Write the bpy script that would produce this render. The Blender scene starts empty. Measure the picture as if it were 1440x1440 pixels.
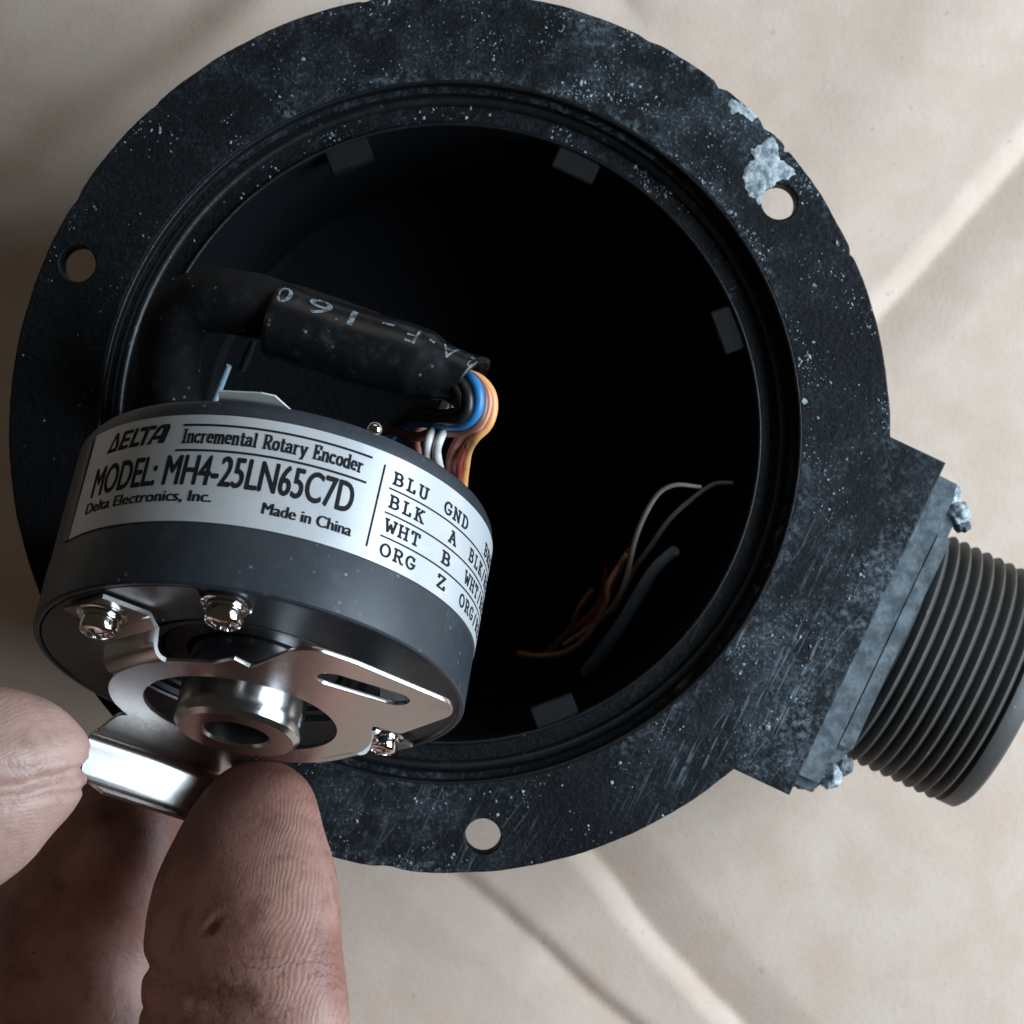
import bpy, bmesh, math, random
import numpy as np
from mathutils import Vector, Matrix, noise as mnoise

random.seed(7)
rng = np.random.default_rng(7)
S = bpy.context.scene
COL = S.collection
MM = 0.001            # everything below is written in millimetres

# ------------------------------------------------------------------ camera
FPX, DIST = 3410.0, 330.0                 # focal length in photo pixels, lens height above the rim
CAM = np.array([8.5, -10.84, DIST])       # world origin = middle of the housing mouth, rim at z = 0
cd = bpy.data.cameras.new('camera')
cam = bpy.data.objects.new('camera', cd)
COL.objects.link(cam)
cam.location = CAM * MM
cd.sensor_width = 36.0
cd.lens = 36.0 * FPX / 1440.0
cd.clip_start, cd.clip_end = 0.01, 20.0
cd.dof.use_dof = True
cd.dof.focus_distance = 0.300
cd.dof.aperture_fstop = 55.0
S.camera = cam

# ------------------------------------------------------------------ light
W = bpy.data.worlds.new('World')
S.world = W
W.use_nodes = True
W.node_tree.nodes['Background'].inputs[0].default_value = (0.86, 0.74, 0.58, 1)
W.node_tree.nodes['Background'].inputs[1].default_value = 0.029

def area(name, loc, target, sx, sy, power, col):
    l = bpy.data.lights.new(name, 'AREA')
    l.shape = 'RECTANGLE'
    l.size, l.size_y, l.energy, l.color = sx * MM, sy * MM, power, col
    o = bpy.data.objects.new(name, l)
    COL.objects.link(o)
    o.location = Vector(loc) * MM
    d = (Vector(target) - Vector(loc)).normalized()
    o.rotation_euler = d.to_track_quat('-Z', 'Y').to_euler()
    return o
area('window_light', (400, -10, 250), (0, -15, 0), 420, 300, 5.0, (0.71, 0.855, 1.0))
area('room_light', (70, 500, 270), (0, 0, 0), 420, 260, 0.26, (1.0, 0.95, 0.86))  # soft fill added for room bounce, lifts the label's left side

S.view_settings.view_transform = 'Standard'
S.view_settings.look = 'None'
S.view_settings.exposure = 0.0
S.view_settings.gamma = 1.0
S.render.engine = 'CYCLES'
S.render.resolution_x = S.render.resolution_y = 1024

# ------------------------------------------------------------------ helpers
def P(px, py, z):
    """real point (mm) at height z under a given photo pixel"""
    k = (DIST - z) / FPX
    return np.array([CAM[0] + (px - 720) * k, CAM[1] - (py - 720) * k, z])

def tag(o, label=None, cat=None, group=None, kind=None):
    if label: o['label'] = label
    if cat: o['category'] = cat
    if group: o['group'] = group
    if kind: o['kind'] = kind
    return o

def link(name, me, mat=None, parent=None, smooth=True, sharp=38):
    o = bpy.data.objects.new(name, me)
    COL.objects.link(o)
    if mat is not None and not me.materials:
        me.materials.append(mat)
    if parent is not None:
        o.parent = parent
    if smooth and len(me.polygons):
        me.polygons.foreach_set('use_smooth', [True] * len(me.polygons))
        me.set_sharp_from_angle(angle=math.radians(sharp))
    return o

def empty(name, loc=(0, 0, 0), rot=None):
    o = bpy.data.objects.new(name, None)
    COL.objects.link(o)
    o.empty_display_size = 0.01
    if rot is not None:
        o.matrix_world = Matrix.Translation(Vector(loc) * MM) @ rot.to_4x4()
    else:
        o.location = Vector(loc) * MM
    return o

class MB:
    """collects geometry in mm"""
    def __init__(s): s.v, s.f = [], []
    def add(s, v, f):
        b = len(s.v)
        s.v += [tuple(map(float, p)) for p in v]
        s.f += [tuple(i + b for i in q) for q in f]
        return s
    def lathe(s, prof, n=128, a0=0.0, a1=2 * math.pi, closed=False, M=None):
        full = abs(a1 - a0 - 2 * math.pi) < 1e-6
        m = n if full else n + 1
        v = []
        for i in range(m):
            a = a0 + (a1 - a0) * i / n
            c, q = math.cos(a), math.sin(a)
            for r, z in prof:
                v.append((r * c, r * q, z))
        if M is not None:
            v = [tuple(M @ Vector(p)) for p in v]
        k = len(prof)
        f = []
        for i in range(n):
            j = (i + 1) % m
            for t in range(k if closed else k - 1):
                u = (t + 1) % k
                f.append((i * k + t, j * k + t, j * k + u, i * k + u))
        if not full and closed:
            f.append(tuple(range(k))[::-1])
            f.append(tuple(n * k + t for t in range(k)))
        return s.add(v, f)
    def box(s, lo, hi, M=None):
        v = [(x, y, z) for x in (lo[0], hi[0]) for y in (lo[1], hi[1]) for z in (lo[2], hi[2])]
        if M is not None:
            v = [tuple(M @ Vector(p)) for p in v]
        return s.add(v, [(0, 1, 3, 2), (4, 6, 7, 5), (0, 4, 5, 1), (2, 3, 7, 6), (0, 2, 6, 4), (1, 5, 7, 3)])
    def mesh(s, name):
        me = bpy.data.meshes.new(name)
        me.from_pydata([(x * MM, y * MM, z * MM) for x, y, z in s.v], [], s.f)
        bm = bmesh.new()
        bm.from_mesh(me)
        bmesh.ops.remove_doubles(bm, verts=bm.verts, dist=1e-7)
        bmesh.ops.recalc_face_normals(bm, faces=bm.faces)
        bm.to_mesh(me)
        bm.free()
        return me
    def build(s, name, mat, parent=None, smooth=True, sharp=38, bevel=0, seg=2):
        me = s.mesh(name)
        if bevel:
            bm = bmesh.new()
            bm.from_mesh(me)
            es = [e for e in bm.edges if len(e.link_faces) == 2 and e.calc_face_angle(0) > 0.5]
            bmesh.ops.bevel(bm, geom=es, offset=bevel * MM, segments=seg, affect='EDGES', profile=0.5)
            bm.to_mesh(me)
            bm.free()
        return link(name, me, mat, parent, smooth, sharp)

def spline(pts, n):
    """Catmull-Rom through rows of pts (any number of columns)"""
    p = np.asarray(pts, float)
    p = np.vstack([2 * p[0] - p[1], p, 2 * p[-1] - p[-2]])
    seg = len(p) - 3
    out = []
    for q in np.linspace(0, seg, n):
        i = min(int(q), seg - 1)
        t = q - i
        a, b, c, d = p[i:i + 4]
        out.append(0.5 * (2 * b + (c - a) * t + (2 * a - 5 * b + 4 * c - d) * t * t + (3 * b - a - 3 * c + d) * t ** 3))
    return np.array(out)

def frames(path):
    """rotation-minimising frames along a path"""
    T = np.gradient(path, axis=0)
    T /= np.linalg.norm(T, axis=1)[:, None]
    u = np.cross(T[0], [0, 0, 1.0])
    if np.linalg.norm(u) < 1e-3:
        u = np.cross(T[0], [0, 1.0, 0])
    u /= np.linalg.norm(u)
    U, V = [], []
    for t in T:
        u = u - t * (u @ t)
        u /= np.linalg.norm(u)
        U.append(u)
        V.append(np.cross(t, u))
    return T, np.array(U), np.array(V)

def tube(mb, pts, n=40, k=14, wob=0.0, wide=None, flat=1.0):
    """pts rows: x, y, z, r ; round closed tube"""
    q = spline(pts, n)
    path, rad = q[:, :3], q[:, 3]
    T, U, V = frames(path)
    if wide is not None:                      # oval section: wide axis given, flattened across it
        U = np.array([wide - t * (np.array(wide) @ t) for t in T])
        U /= np.linalg.norm(U, axis=1)[:, None]
        V = np.cross(T, U) * flat
    v = []
    for i in range(n):
        for j in range(k):
            a = 2 * math.pi * j / k
            r = rad[i]
            if wob:
                r *= 1 + wob * mnoise.noise(Vector(path[i] * 0.35) + Vector((math.cos(a), math.sin(a), 0)))
            v.append(path[i] + r * (math.cos(a) * U[i] + math.sin(a) * V[i]))
    f = [(i * k + j, i * k + (j + 1) % k, (i + 1) * k + (j + 1) % k, (i + 1) * k + j) for i in range(n - 1) for j in range(k)]
    f.append(tuple(range(k))[::-1])
    f.append(tuple((n - 1) * k + j for j in range(k)))
    mb.add(v, f)
    return path

def rounded(poly):
    """poly rows: x, y, corner radius -> finely rounded outline"""
    out = []
    n = len(poly)
    for i in range(n):
        a, b, c = (np.array(poly[(i + d) % n][:2], float) for d in (-1, 0, 1))
        r = poly[i][2] if len(poly[i]) > 2 else 0
        if r <= 0:
            out.append(tuple(b))
            continue
        la, lc = np.linalg.norm(a - b), np.linalg.norm(c - b)
        r = min(r, la * .48, lc * .48)
        p0, p2 = b + (a - b) / la * r, b + (c - b) / lc * r
        for t in np.linspace(0, 1, 9):
            out.append(tuple((1 - t) ** 2 * p0 + 2 * t * (1 - t) * b + t * t * p2))
    return out

def plate_mesh(name, loops, z0, z1, bevel=0.0):
    """flat plate with holes: outline loops (mm) filled and given thickness z0..z1"""
    cu = bpy.data.curves.new(name, 'CURVE')
    cu.dimensions = '2D'
    cu.fill_mode = 'BOTH'
    cu.extrude = ((z1 - z0) / 2 - bevel) * MM
    cu.bevel_depth = bevel * MM
    cu.bevel_resolution = 2
    cu.offset = -bevel * MM
    for L in loops:
        sp = cu.splines.new('POLY')
        sp.points.add(len(L) - 1)
        for p, q in zip(sp.points, L):
            p.co = (q[0] * MM, q[1] * MM, 0, 1)
        sp.use_cyclic_u = True
    o = bpy.data.objects.new(name, cu)
    COL.objects.link(o)
    me = bpy.data.meshes.new_from_object(o.evaluated_get(bpy.context.evaluated_depsgraph_get()))
    bpy.data.objects.remove(o)
    me.transform(Matrix.Translation((0, 0, (z0 + z1) / 2 * MM)))
    me.materials.clear()
    return me

def circle(cx, cy, r, n=48):
    return [(cx + r * math.cos(2 * math.pi * i / n), cy + r * math.sin(2 * math.pi * i / n)) for i in range(n)]

def join(meshes, name):
    bm = bmesh.new()
    for m in meshes:
        bm.from_mesh(m)
    me = bpy.data.meshes.new(name)
    bm.to_mesh(me)
    bm.free()
    return me

# ------------------------------------------------------------------ materials
class N:
    """tiny node-tree writer; texture coordinates are object space in millimetres"""
    def __init__(s, name):
        s.m = bpy.data.materials.new(name)
        s.m.use_nodes = True
        s.t = s.m.node_tree
        s.b = s.t.nodes['Principled BSDF']
        s.tc = s.t.nodes.new('ShaderNodeTexCoord').outputs['Object']
        s.mm = s.vm('SCALE', s.tc, scale=1000.0)
    def new(s, t, **k):
        n = s.t.nodes.new(t)
        for a, v in k.items(): setattr(n, a, v)
        return n
    def put(s, sock, v):
        if isinstance(v, bpy.types.NodeSocket): s.t.links.new(v, sock)
        else: sock.default_value = v
    def vm(s, op, a, b=None, scale=None):
        n = s.new('ShaderNodeVectorMath', operation=op)
        s.put(n.inputs[0], a)
        if b is not None: s.put(n.inputs[1], b)
        if scale is not None: n.inputs['Scale'].default_value = scale
        return n.outputs['Value'] if op in ('LENGTH', 'DISTANCE', 'DOT_PRODUCT') else n.outputs['Vector']
    def ma(s, op, a, b=None, c=None):
        n = s.new('ShaderNodeMath', operation=op)
        s.put(n.inputs[0], a)
        if b is not None: s.put(n.inputs[1], b)
        if c is not None: s.put(n.inputs[2], c)
        return n.outputs[0]
    def rng(s, v, a, b, c=0.0, d=1.0):
        n = s.new('ShaderNodeMapRange', interpolation_type='SMOOTHSTEP')
        s.put(n.inputs[0], v)
        for i, x in enumerate((a, b, c, d)): n.inputs[1 + i].default_value = x
        return n.outputs[0]
    def noise(s, scale, detail=3, rough=.55, vec=None, out='Fac', dist=0.0):
        n = s.new('ShaderNodeTexNoise')
        s.put(n.inputs['Vector'], vec if vec is not None else s.mm)
        n.inputs['Scale'].default_value = scale
        n.inputs['Detail'].default_value = detail
        n.inputs['Roughness'].default_value = rough
        n.inputs['Distortion'].default_value = dist
        return n.outputs[out]
    def voro(s, scale, vec=None, feature='F1'):
        n = s.new('ShaderNodeTexVoronoi', feature=feature)
        s.put(n.inputs['Vector'], vec if vec is not None else s.mm)
        n.inputs['Scale'].default_value = scale
        return n.outputs['Distance']
    def mapv(s, rot=(0, 0, 0), scale=(1, 1, 1), vec=None):
        n = s.new('ShaderNodeMapping')
        s.put(n.inputs[0], vec if vec is not None else s.mm)
        n.inputs['Rotation'].default_value = rot
        n.inputs['Scale'].default_value = scale
        return n.outputs[0]
    def mix(s, f, a, b):
        n = s.new('ShaderNodeMix', data_type='RGBA')
        s.put(n.inputs[0], f)
        for i, v in ((6, a), (7, b)):
            s.put(n.inputs[i], v if isinstance(v, bpy.types.NodeSocket) else (*v, 1))
        return n.outputs[2]
    def bump(s, h, strength=.3, dist=.1, normal=None):
        n = s.new('ShaderNodeBump')
        n.inputs['Strength'].default_value = strength
        n.inputs['Distance'].default_value = dist * MM
        s.put(n.inputs['Height'], h)
        if normal is not None: s.put(n.inputs['Normal'], normal)
        return n.outputs[0]
    def out(s, col=None, rough=None, metal=None, normal=None, spec=None, **k):
        I = s.b.inputs
        if col is not None: s.put(I['Base Color'], col if isinstance(col, bpy.types.NodeSocket) else (*col, 1))
        if rough is not None: s.put(I['Roughness'], rough)
        if metal is not None: s.put(I['Metallic'], metal)
        if normal is not None: s.put(I['Normal'], normal)
        if spec is not None: s.put(I['Specular IOR Level'], spec)
        for a, v in k.items(): s.put(I[a.replace('_', ' ')], v)
        return s.m

def sepz(n, v, i=2):
    q = n.new('ShaderNodeSeparateXYZ')
    n.put(q.inputs[0], v)
    return q.outputs[i]

def mat_housing():
    n = N('worn_black_plastic')
    geo = n.new('ShaderNodeNewGeometry')
    up = n.rng(sepz(n, geo.outputs['True Normal']), .5, .9)
    z = n.rng(sepz(n, n.mm), -5.5, -2.0, .12, 1.0)
    top = n.ma('MULTIPLY', up, z)
    # how dirty the rim is around its circle (deposits with their own outline)
    def spot(x, y, r0, r1):
        return n.rng(n.vm('DISTANCE', n.mm, (x, y, 0)), r1, r0)
    dirty = n.ma('MAXIMUM', spot(31, 46, 8, 44), spot(50, -28, 6, 44))
    dirty = n.ma('MAXIMUM', dirty, n.ma('MULTIPLY', spot(-8, -56, 3, 24), .9))
    dirty = n.ma('MAXIMUM', dirty, n.ma('MULTIPLY', spot(-12, 53, 6, 40), .55))
    dirty = n.ma('MAXIMUM', dirty, n.ma('MULTIPLY', spot(-52, 25, 6, 30), .1))
    blot = n.rng(n.noise(.13, 5, .62), .44, .66)
    fine = n.rng(n.noise(1.9, 4, .65), .50, .74)
    speck = n.rng(n.voro(1.15), .26, .10)
    sm = n.ma('MULTIPLY', speck, n.rng(n.noise(.35, 2), .45, .62))
    v1 = n.mapv(scale=(.05, 1.5, .2), vec=n.mapv((0, 0, math.radians(-64))))
    v2 = n.mapv(scale=(.07, 2.6, .2), vec=n.mapv((0, 0, math.radians(-52))))
    scr = n.rng(n.noise(1.0, 3, .6, v1), .56, .70)
    scr2 = n.rng(n.noise(1.0, 3, .6, v2), .62, .72)
    s_reg = n.ma('MULTIPLY', n.ma('MAXIMUM', spot(44, -36, 8, 34), n.ma('MULTIPLY', spot(0, -56, 4, 22), .5)), n.ma('MAXIMUM', scr, scr2))
    rr = n.vm('LENGTH', n.vm('MULTIPLY', n.mm, (1, 1, 0)))
    edge = n.ma('MAXIMUM', n.rng(rr, 57.3, 60.2), n.rng(rr, 51.0, 48.0))
    edge = n.ma('MULTIPLY', edge, n.rng(n.noise(.4, 4, .65), .42, .62))
    smear = n.rng(n.noise(.09, 4, .6, dist=1.2), .50, .64)
    patch = n.ma('MAXIMUM', n.ma('MULTIPLY', blot, fine), n.ma('MULTIPLY', n.ma('ADD', n.ma('MULTIPLY', edge, .8), n.ma('MULTIPLY', smear, .5)), n.rng(n.noise(1.2, 5, .7), .42, .66)))
    a = n.ma('MULTIPLY', dirty, n.ma('MAXIMUM', patch, n.ma('MULTIPLY', sm, .6)))
    a = n.ma('MAXIMUM', a, n.ma('MULTIPLY', s_reg, n.rng(n.noise(.5, 3), .35, .6)))
    film = n.ma('MULTIPLY', dirty, n.ma('MULTIPLY_ADD', n.ma('MULTIPLY', blot, n.noise(.6, 4)), .16, .012))
    a = n.ma('MULTIPLY', n.ma('ADD', n.ma('MULTIPLY', a, .62), film), top)
    col = n.mix(a, (.0038, .0048, .006), (.21, .26, .295))
    h = n.ma('ADD', n.noise(.9, 5, .65), n.ma('MULTIPLY', n.ma('ADD', s_reg, fine), .35))
    nb = n.bump(h, .45, .35)
    r = n.ma('MULTIPLY_ADD', n.noise(.8, 4), .24, n.ma('MULTIPLY_ADD', a, .3, .40))
    return n.out(col, r, 0.0, nb, .17)

def mat_black(name='black_plastic', base=.009, rough=.42, bump=.06, dust=.0, tint=(1, 1.05, 1.15), bs=1.2, spec=.5):
    n = N(name)
    sp = n.ma('MULTIPLY', n.rng(n.voro(.62), .17, .06), n.rng(n.noise(.11, 2), .46, .62))
    sp = n.ma('MULTIPLY', n.ma('ADD', sp, n.ma('MULTIPLY', n.rng(n.noise(.3, 5, .7), .5, .75), .10)), dust)
    col = n.mix(sp, tuple(base * t for t in tint), (.30, .31, .32))
    r = n.ma('MULTIPLY_ADD', n.noise(.5, 4), .2, rough - .1)
    return n.out(col, r, 0.0, n.bump(n.noise(bs, 4, .6), bump, .2), spec)

def mat_metal(name, col=(.62, .61, .60), rough=.22, brush=None, bump=.03, dirty=.35, vary=.7):
    n = N(name)
    r = n.ma('MULTIPLY_ADD', n.noise(.6, 4), rough * vary, rough * (1 - vary / 2))
    sc = n.mapv(scale=brush) if brush else n.mm
    dirt = n.rng(n.noise(.28, 5, .65), .56, .78)
    c = n.mix(n.ma('MULTIPLY', dirt, dirty), col, tuple(x * .45 for x in col))
    return n.out(c, r, 1.0, n.bump(n.noise(1.6, 4, .6, sc), bump, .1))

def mat_wire(name, col, rough=.38):
    n = N(name)
    c = n.mix(n.rng(n.noise(.5, 4, .6), .45, .75), col, tuple(x * .7 for x in col))
    return n.out(c, rough, 0.0, n.bump(n.noise(1.5, 3), .05, .1), .5)

def mat_cardboard():
    n = N('cardboard')
    v = n.mapv(scale=(.10, .03, .1), vec=n.mapv((0, 0, math.radians(38))))
    big = n.noise(1.0, 4, .55, v)
    mot = n.noise(.11, 4, .6)
    fib = n.noise(1.3, 4, .7)
    c = n.mix(n.rng(mot, .3, .72), (.63, .48, .375), (.675, .54, .435))
    c = n.mix(n.ma('MULTIPLY', n.rng(big, .45, .75), .15), c, (.48, .38, .29))
    c = n.mix(n.ma('MULTIPLY', n.rng(fib, .5, .8), .22), c, (.42, .33, .25))
    spot = n.rng(n.noise(.5, 2, .5), .70, .78)
    c = n.mix(n.ma('MULTIPLY', spot, .35), c, (.30, .26, .22))
    h = n.ma('ADD', n.ma('MULTIPLY', fib, .55), n.ma('MULTIPLY', n.noise(.12, 3), .6))
    return n.out(c, .82, 0.0, n.bump(h, .30, .55), .25)

def mat_skin():
    n = N('worked_skin')
    at = n.new('ShaderNodeAttribute', attribute_name='ridge')
    q, wgt, tr = sepz(n, at.outputs['Vector'], 0), sepz(n, at.outputs['Vector'], 1), sepz(n, at.outputs['Vector'], 2)
    warp = n.ma('MULTIPLY', n.noise(.09, 2), 4.0)
    ph = n.ma('MULTIPLY', n.ma('ADD', q, warp), 2 * math.pi / .50)
    ridge = n.ma('MULTIPLY', n.ma('SINE', ph), n.ma('MULTIPLY', wgt, n.rng(n.noise(.2, 3), .3, .6, .25, 1.0)))
    ph2 = n.ma('MULTIPLY', n.ma('ADD', tr, n.ma('MULTIPLY', n.noise(.35, 3), 2.2)), 2 * math.pi / 1.15)
    trw = n.rng(tr, 3.0, 9.0, 1.0, 0.0)
    cr2 = n.ma('MULTIPLY', n.rng(n.ma('SINE', ph2), .25, .95), n.ma('MULTIPLY', trw, n.rng(n.noise(.25, 2), .42, .62)))
    crack = n.rng(n.voro(.55, n.mapv(scale=(1.0, 1.0, 1.0)), 'DISTANCE_TO_EDGE'), .10, .0)
    crack = n.ma('MULTIPLY', crack, n.rng(n.noise(.13, 3), .46, .66))
    pore = n.noise(1.7, 4, .65)
    blot = n.noise(.085, 4, .6)
    c = n.mix(n.rng(blot, .34, .66), (.255, .108, .08), (.37, .195, .15))
    pale = n.rng(tr, 60.0, 78.0)
    c = n.mix(n.ma('MULTIPLY', pale, .45), c, (.56, .39, .32))
    grime = n.ma('MULTIPLY', n.rng(n.noise(.16, 5, .68), .48, .72), n.rng(pale, 0.0, 1.0, 1.0, .7))
    c = n.mix(n.ma('MULTIPLY', grime, .6), c, (.12, .052, .035))
    c = n.mix(n.ma('MULTIPLY', n.rng(ridge, -.3, -.95), .26), c, (.14, .075, .055))
    crack = n.ma('MULTIPLY', crack, n.rng(wgt, .9, .3, .0, 1.0))
    c = n.mix(n.ma('MULTIPLY', crack, .12), c, (.12, .065, .05))
    c = n.mix(n.ma('MULTIPLY', cr2, .28), c, (.10, .055, .045))
    cx, cy = P(302, 1302, 30)[:2]
    sx, sy = sepz(n, n.mm, 0), sepz(n, n.mm, 1)
    al = n.ma('ADD', n.ma('MULTIPLY', n.ma('SUBTRACT', sx, float(cx)), .8), n.ma('MULTIPLY', n.ma('SUBTRACT', sy, float(cy)), .6))
    ac = n.ma('SUBTRACT', n.ma('MULTIPLY', n.ma('SUBTRACT', sy, float(cy)), .8), n.ma('MULTIPLY', n.ma('SUBTRACT', sx, float(cx)), .6))
    rr = n.ma('ADD', n.ma('POWER', n.ma('DIVIDE', n.ma('ABSOLUTE', al), 1.7), 2.0), n.ma('POWER', n.ma('DIVIDE', n.ma('ABSOLUTE', ac), .9), 2.0))
    scab = n.rng(n.ma('ADD', rr, n.ma('MULTIPLY', n.noise(1.5, 4, .7), 1.6)), 1.7, .9)
    c = n.mix(n.ma('MULTIPLY', scab, .8), c, (.07, .018, .012))
    fleck = n.rng(n.noise(.75, 2), .73, .78)
    c = n.mix(n.ma('MULTIPLY', fleck, .7), c, (.06, .03, .02))
    h = n.ma('ADD', n.ma('MULTIPLY', ridge, .06), n.ma('MULTIPLY', pore, .35))
    h = n.ma('SUBTRACT', h, n.ma('ADD', n.ma('MULTIPLY', crack, .12), n.ma('MULTIPLY', cr2, .2)))
    h = n.ma('ADD', h, n.ma('MULTIPLY', n.noise(.35, 3), .6))
    m = n.out(c, n.ma('MULTIPLY_ADD', pore, .25, .34), 0.0, n.bump(h, .75, .30), .45,
              Subsurface_Weight=.0, Subsurface_Radius=(1.0, .35, .2), Subsurface_Scale=.0012)
    return m

M = {}
M['housing'] = mat_housing()
M['inner'] = mat_black('dark_inner_plastic', .006, .5, .12, .0, spec=.3)
M['lip'] = mat_black('smooth_black_lip', .006, .34, .25, .25, bs=.8, spec=.6)  # smoother black for the added highlight beads
M['fitting'] = mat_black('grey_black_nylon', .062, .55, .12, .5, (1.04, 1, .92))
M['body'] = mat_black('encoder_black_plastic', .026, .44, .05, .6, (.78, 1.05, 1.35), spec=.6)
M['face'] = mat_black('encoder_face_plastic', .010, .32, .05, .25)
M['shrink'] = mat_black('heat_shrink', .008, .30, .2, .9, bs=.45)
M['cable'] = mat_black('cable_rubber', .006, .7, .15, .6, spec=.25)
M['steel'] = mat_metal('spring_steel', (.60, .57, .545), .26, (.4, 3, 1), .012, .3, .3)
M['plate'] = mat_metal('dull_face_plate', (.15, .14, .138), .5)
M['hub'] = mat_metal('turned_steel', (.60, .60, .60), .20, (.2, .2, 6), .06)
M['chrome'] = mat_metal('nickel_screw', (.74, .70, .66), .10)
M['cardboard'] = mat_cardboard()
M['skin'] = mat_skin()
M['blue'] = mat_wire('blue_wire', (.03, .22, .52))
M['black_wire'] = mat_wire('black_wire', (.012, .013, .015))
M['brown'] = mat_wire('brown_wire', (.22, .10, .07))
M['salmon'] = mat_wire('salmon_wire', (.70, .28, .20))
M['red'] = mat_wire('dark_red_wire', (.30, .05, .04))
M['orange'] = mat_wire('orange_wire', (.84, .40, .14))
M['white_wire'] = mat_wire('white_wire', (.70, .68, .64))
M['dim_orange'] = mat_wire('dull_orange_wire', (.38, .17, .08), .6)  # darker copy of the orange, cavity shade put into the colour
M['tan'] = mat_wire('dull_tan_wire', (.42, .36, .30), .6)  # white wire darkened to tan, cavity shade put into the colour
M['grey_blue'] = mat_wire('grey_blue_sheath', (.34, .46, .55))

def _lab():
    n = N('silver_label_film')
    c = n.mix(n.rng(n.noise(.3, 4), .3, .8), (.60, .61, .61), (.54, .555, .56))
    sm = n.rng(n.noise(.12, 5, .65, dist=.8), .52, .72)
    c = n.mix(n.ma('MULTIPLY', sm, .22), c, (.36, .35, .33))
    sp = n.rng(n.noise(1.6, 2), .74, .78)
    c = n.mix(n.ma('MULTIPLY', sp, .5), c, (.2, .19, .18))
    return n.out(c, n.ma('MULTIPLY_ADD', sm, .15, .32), .25, n.bump(n.noise(.25, 3), .08, .2), .5)
M['label'] = _lab()
def _ink():
    n = N('black_ink')
    c = n.mix(n.noise(2.0, 3), (.006, .007, .009), (.016, .018, .02))
    return n.out(c, .75, spec=.2)
M['ink'] = _ink()
def _wink():
    n = N('worn_white_ink')
    c = n.mix(n.rng(n.noise(1.4, 4, .7), .42, .62), (.25, .30, .34), (.05, .06, .07))
    return n.out(c, .55)
M['white_ink'] = _wink()
def _res():
    n = N('chalky_deposit')
    c = n.mix(n.rng(n.noise(.8, 5, .7), .38, .62), (.50, .55, .56), (.16, .20, .22))
    return n.out(c, .8, 0, n.bump(n.noise(1.2, 4), .6, .4))
M['residue'] = _res()
def _grit():
    n = N('grit')
    c = n.mix(n.rng(n.noise(.6, 2), .4, .62), (.09, .11, .125), (.34, .38, .40))
    return n.out(c, .6, 0, None, .5)
M['grit'] = _grit()
def _gasket():
    n = N('dusty_grey_flange')
    c = n.mix(n.rng(n.noise(.45, 5, .65), .36, .66), (.06, .075, .085), (.15, .175, .19))
    return n.out(c, .7, 0, n.bump(n.noise(1.0, 5, .65), .45, .3), .35)
M['gasket'] = _gasket()
def _tabm():
    n = N('pale_film')
    c = n.mix(n.noise(.6, 3), (.50, .51, .47), (.58, .58, .53))
    return n.out(c, .5)
M['tab'] = _tabm()

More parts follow.
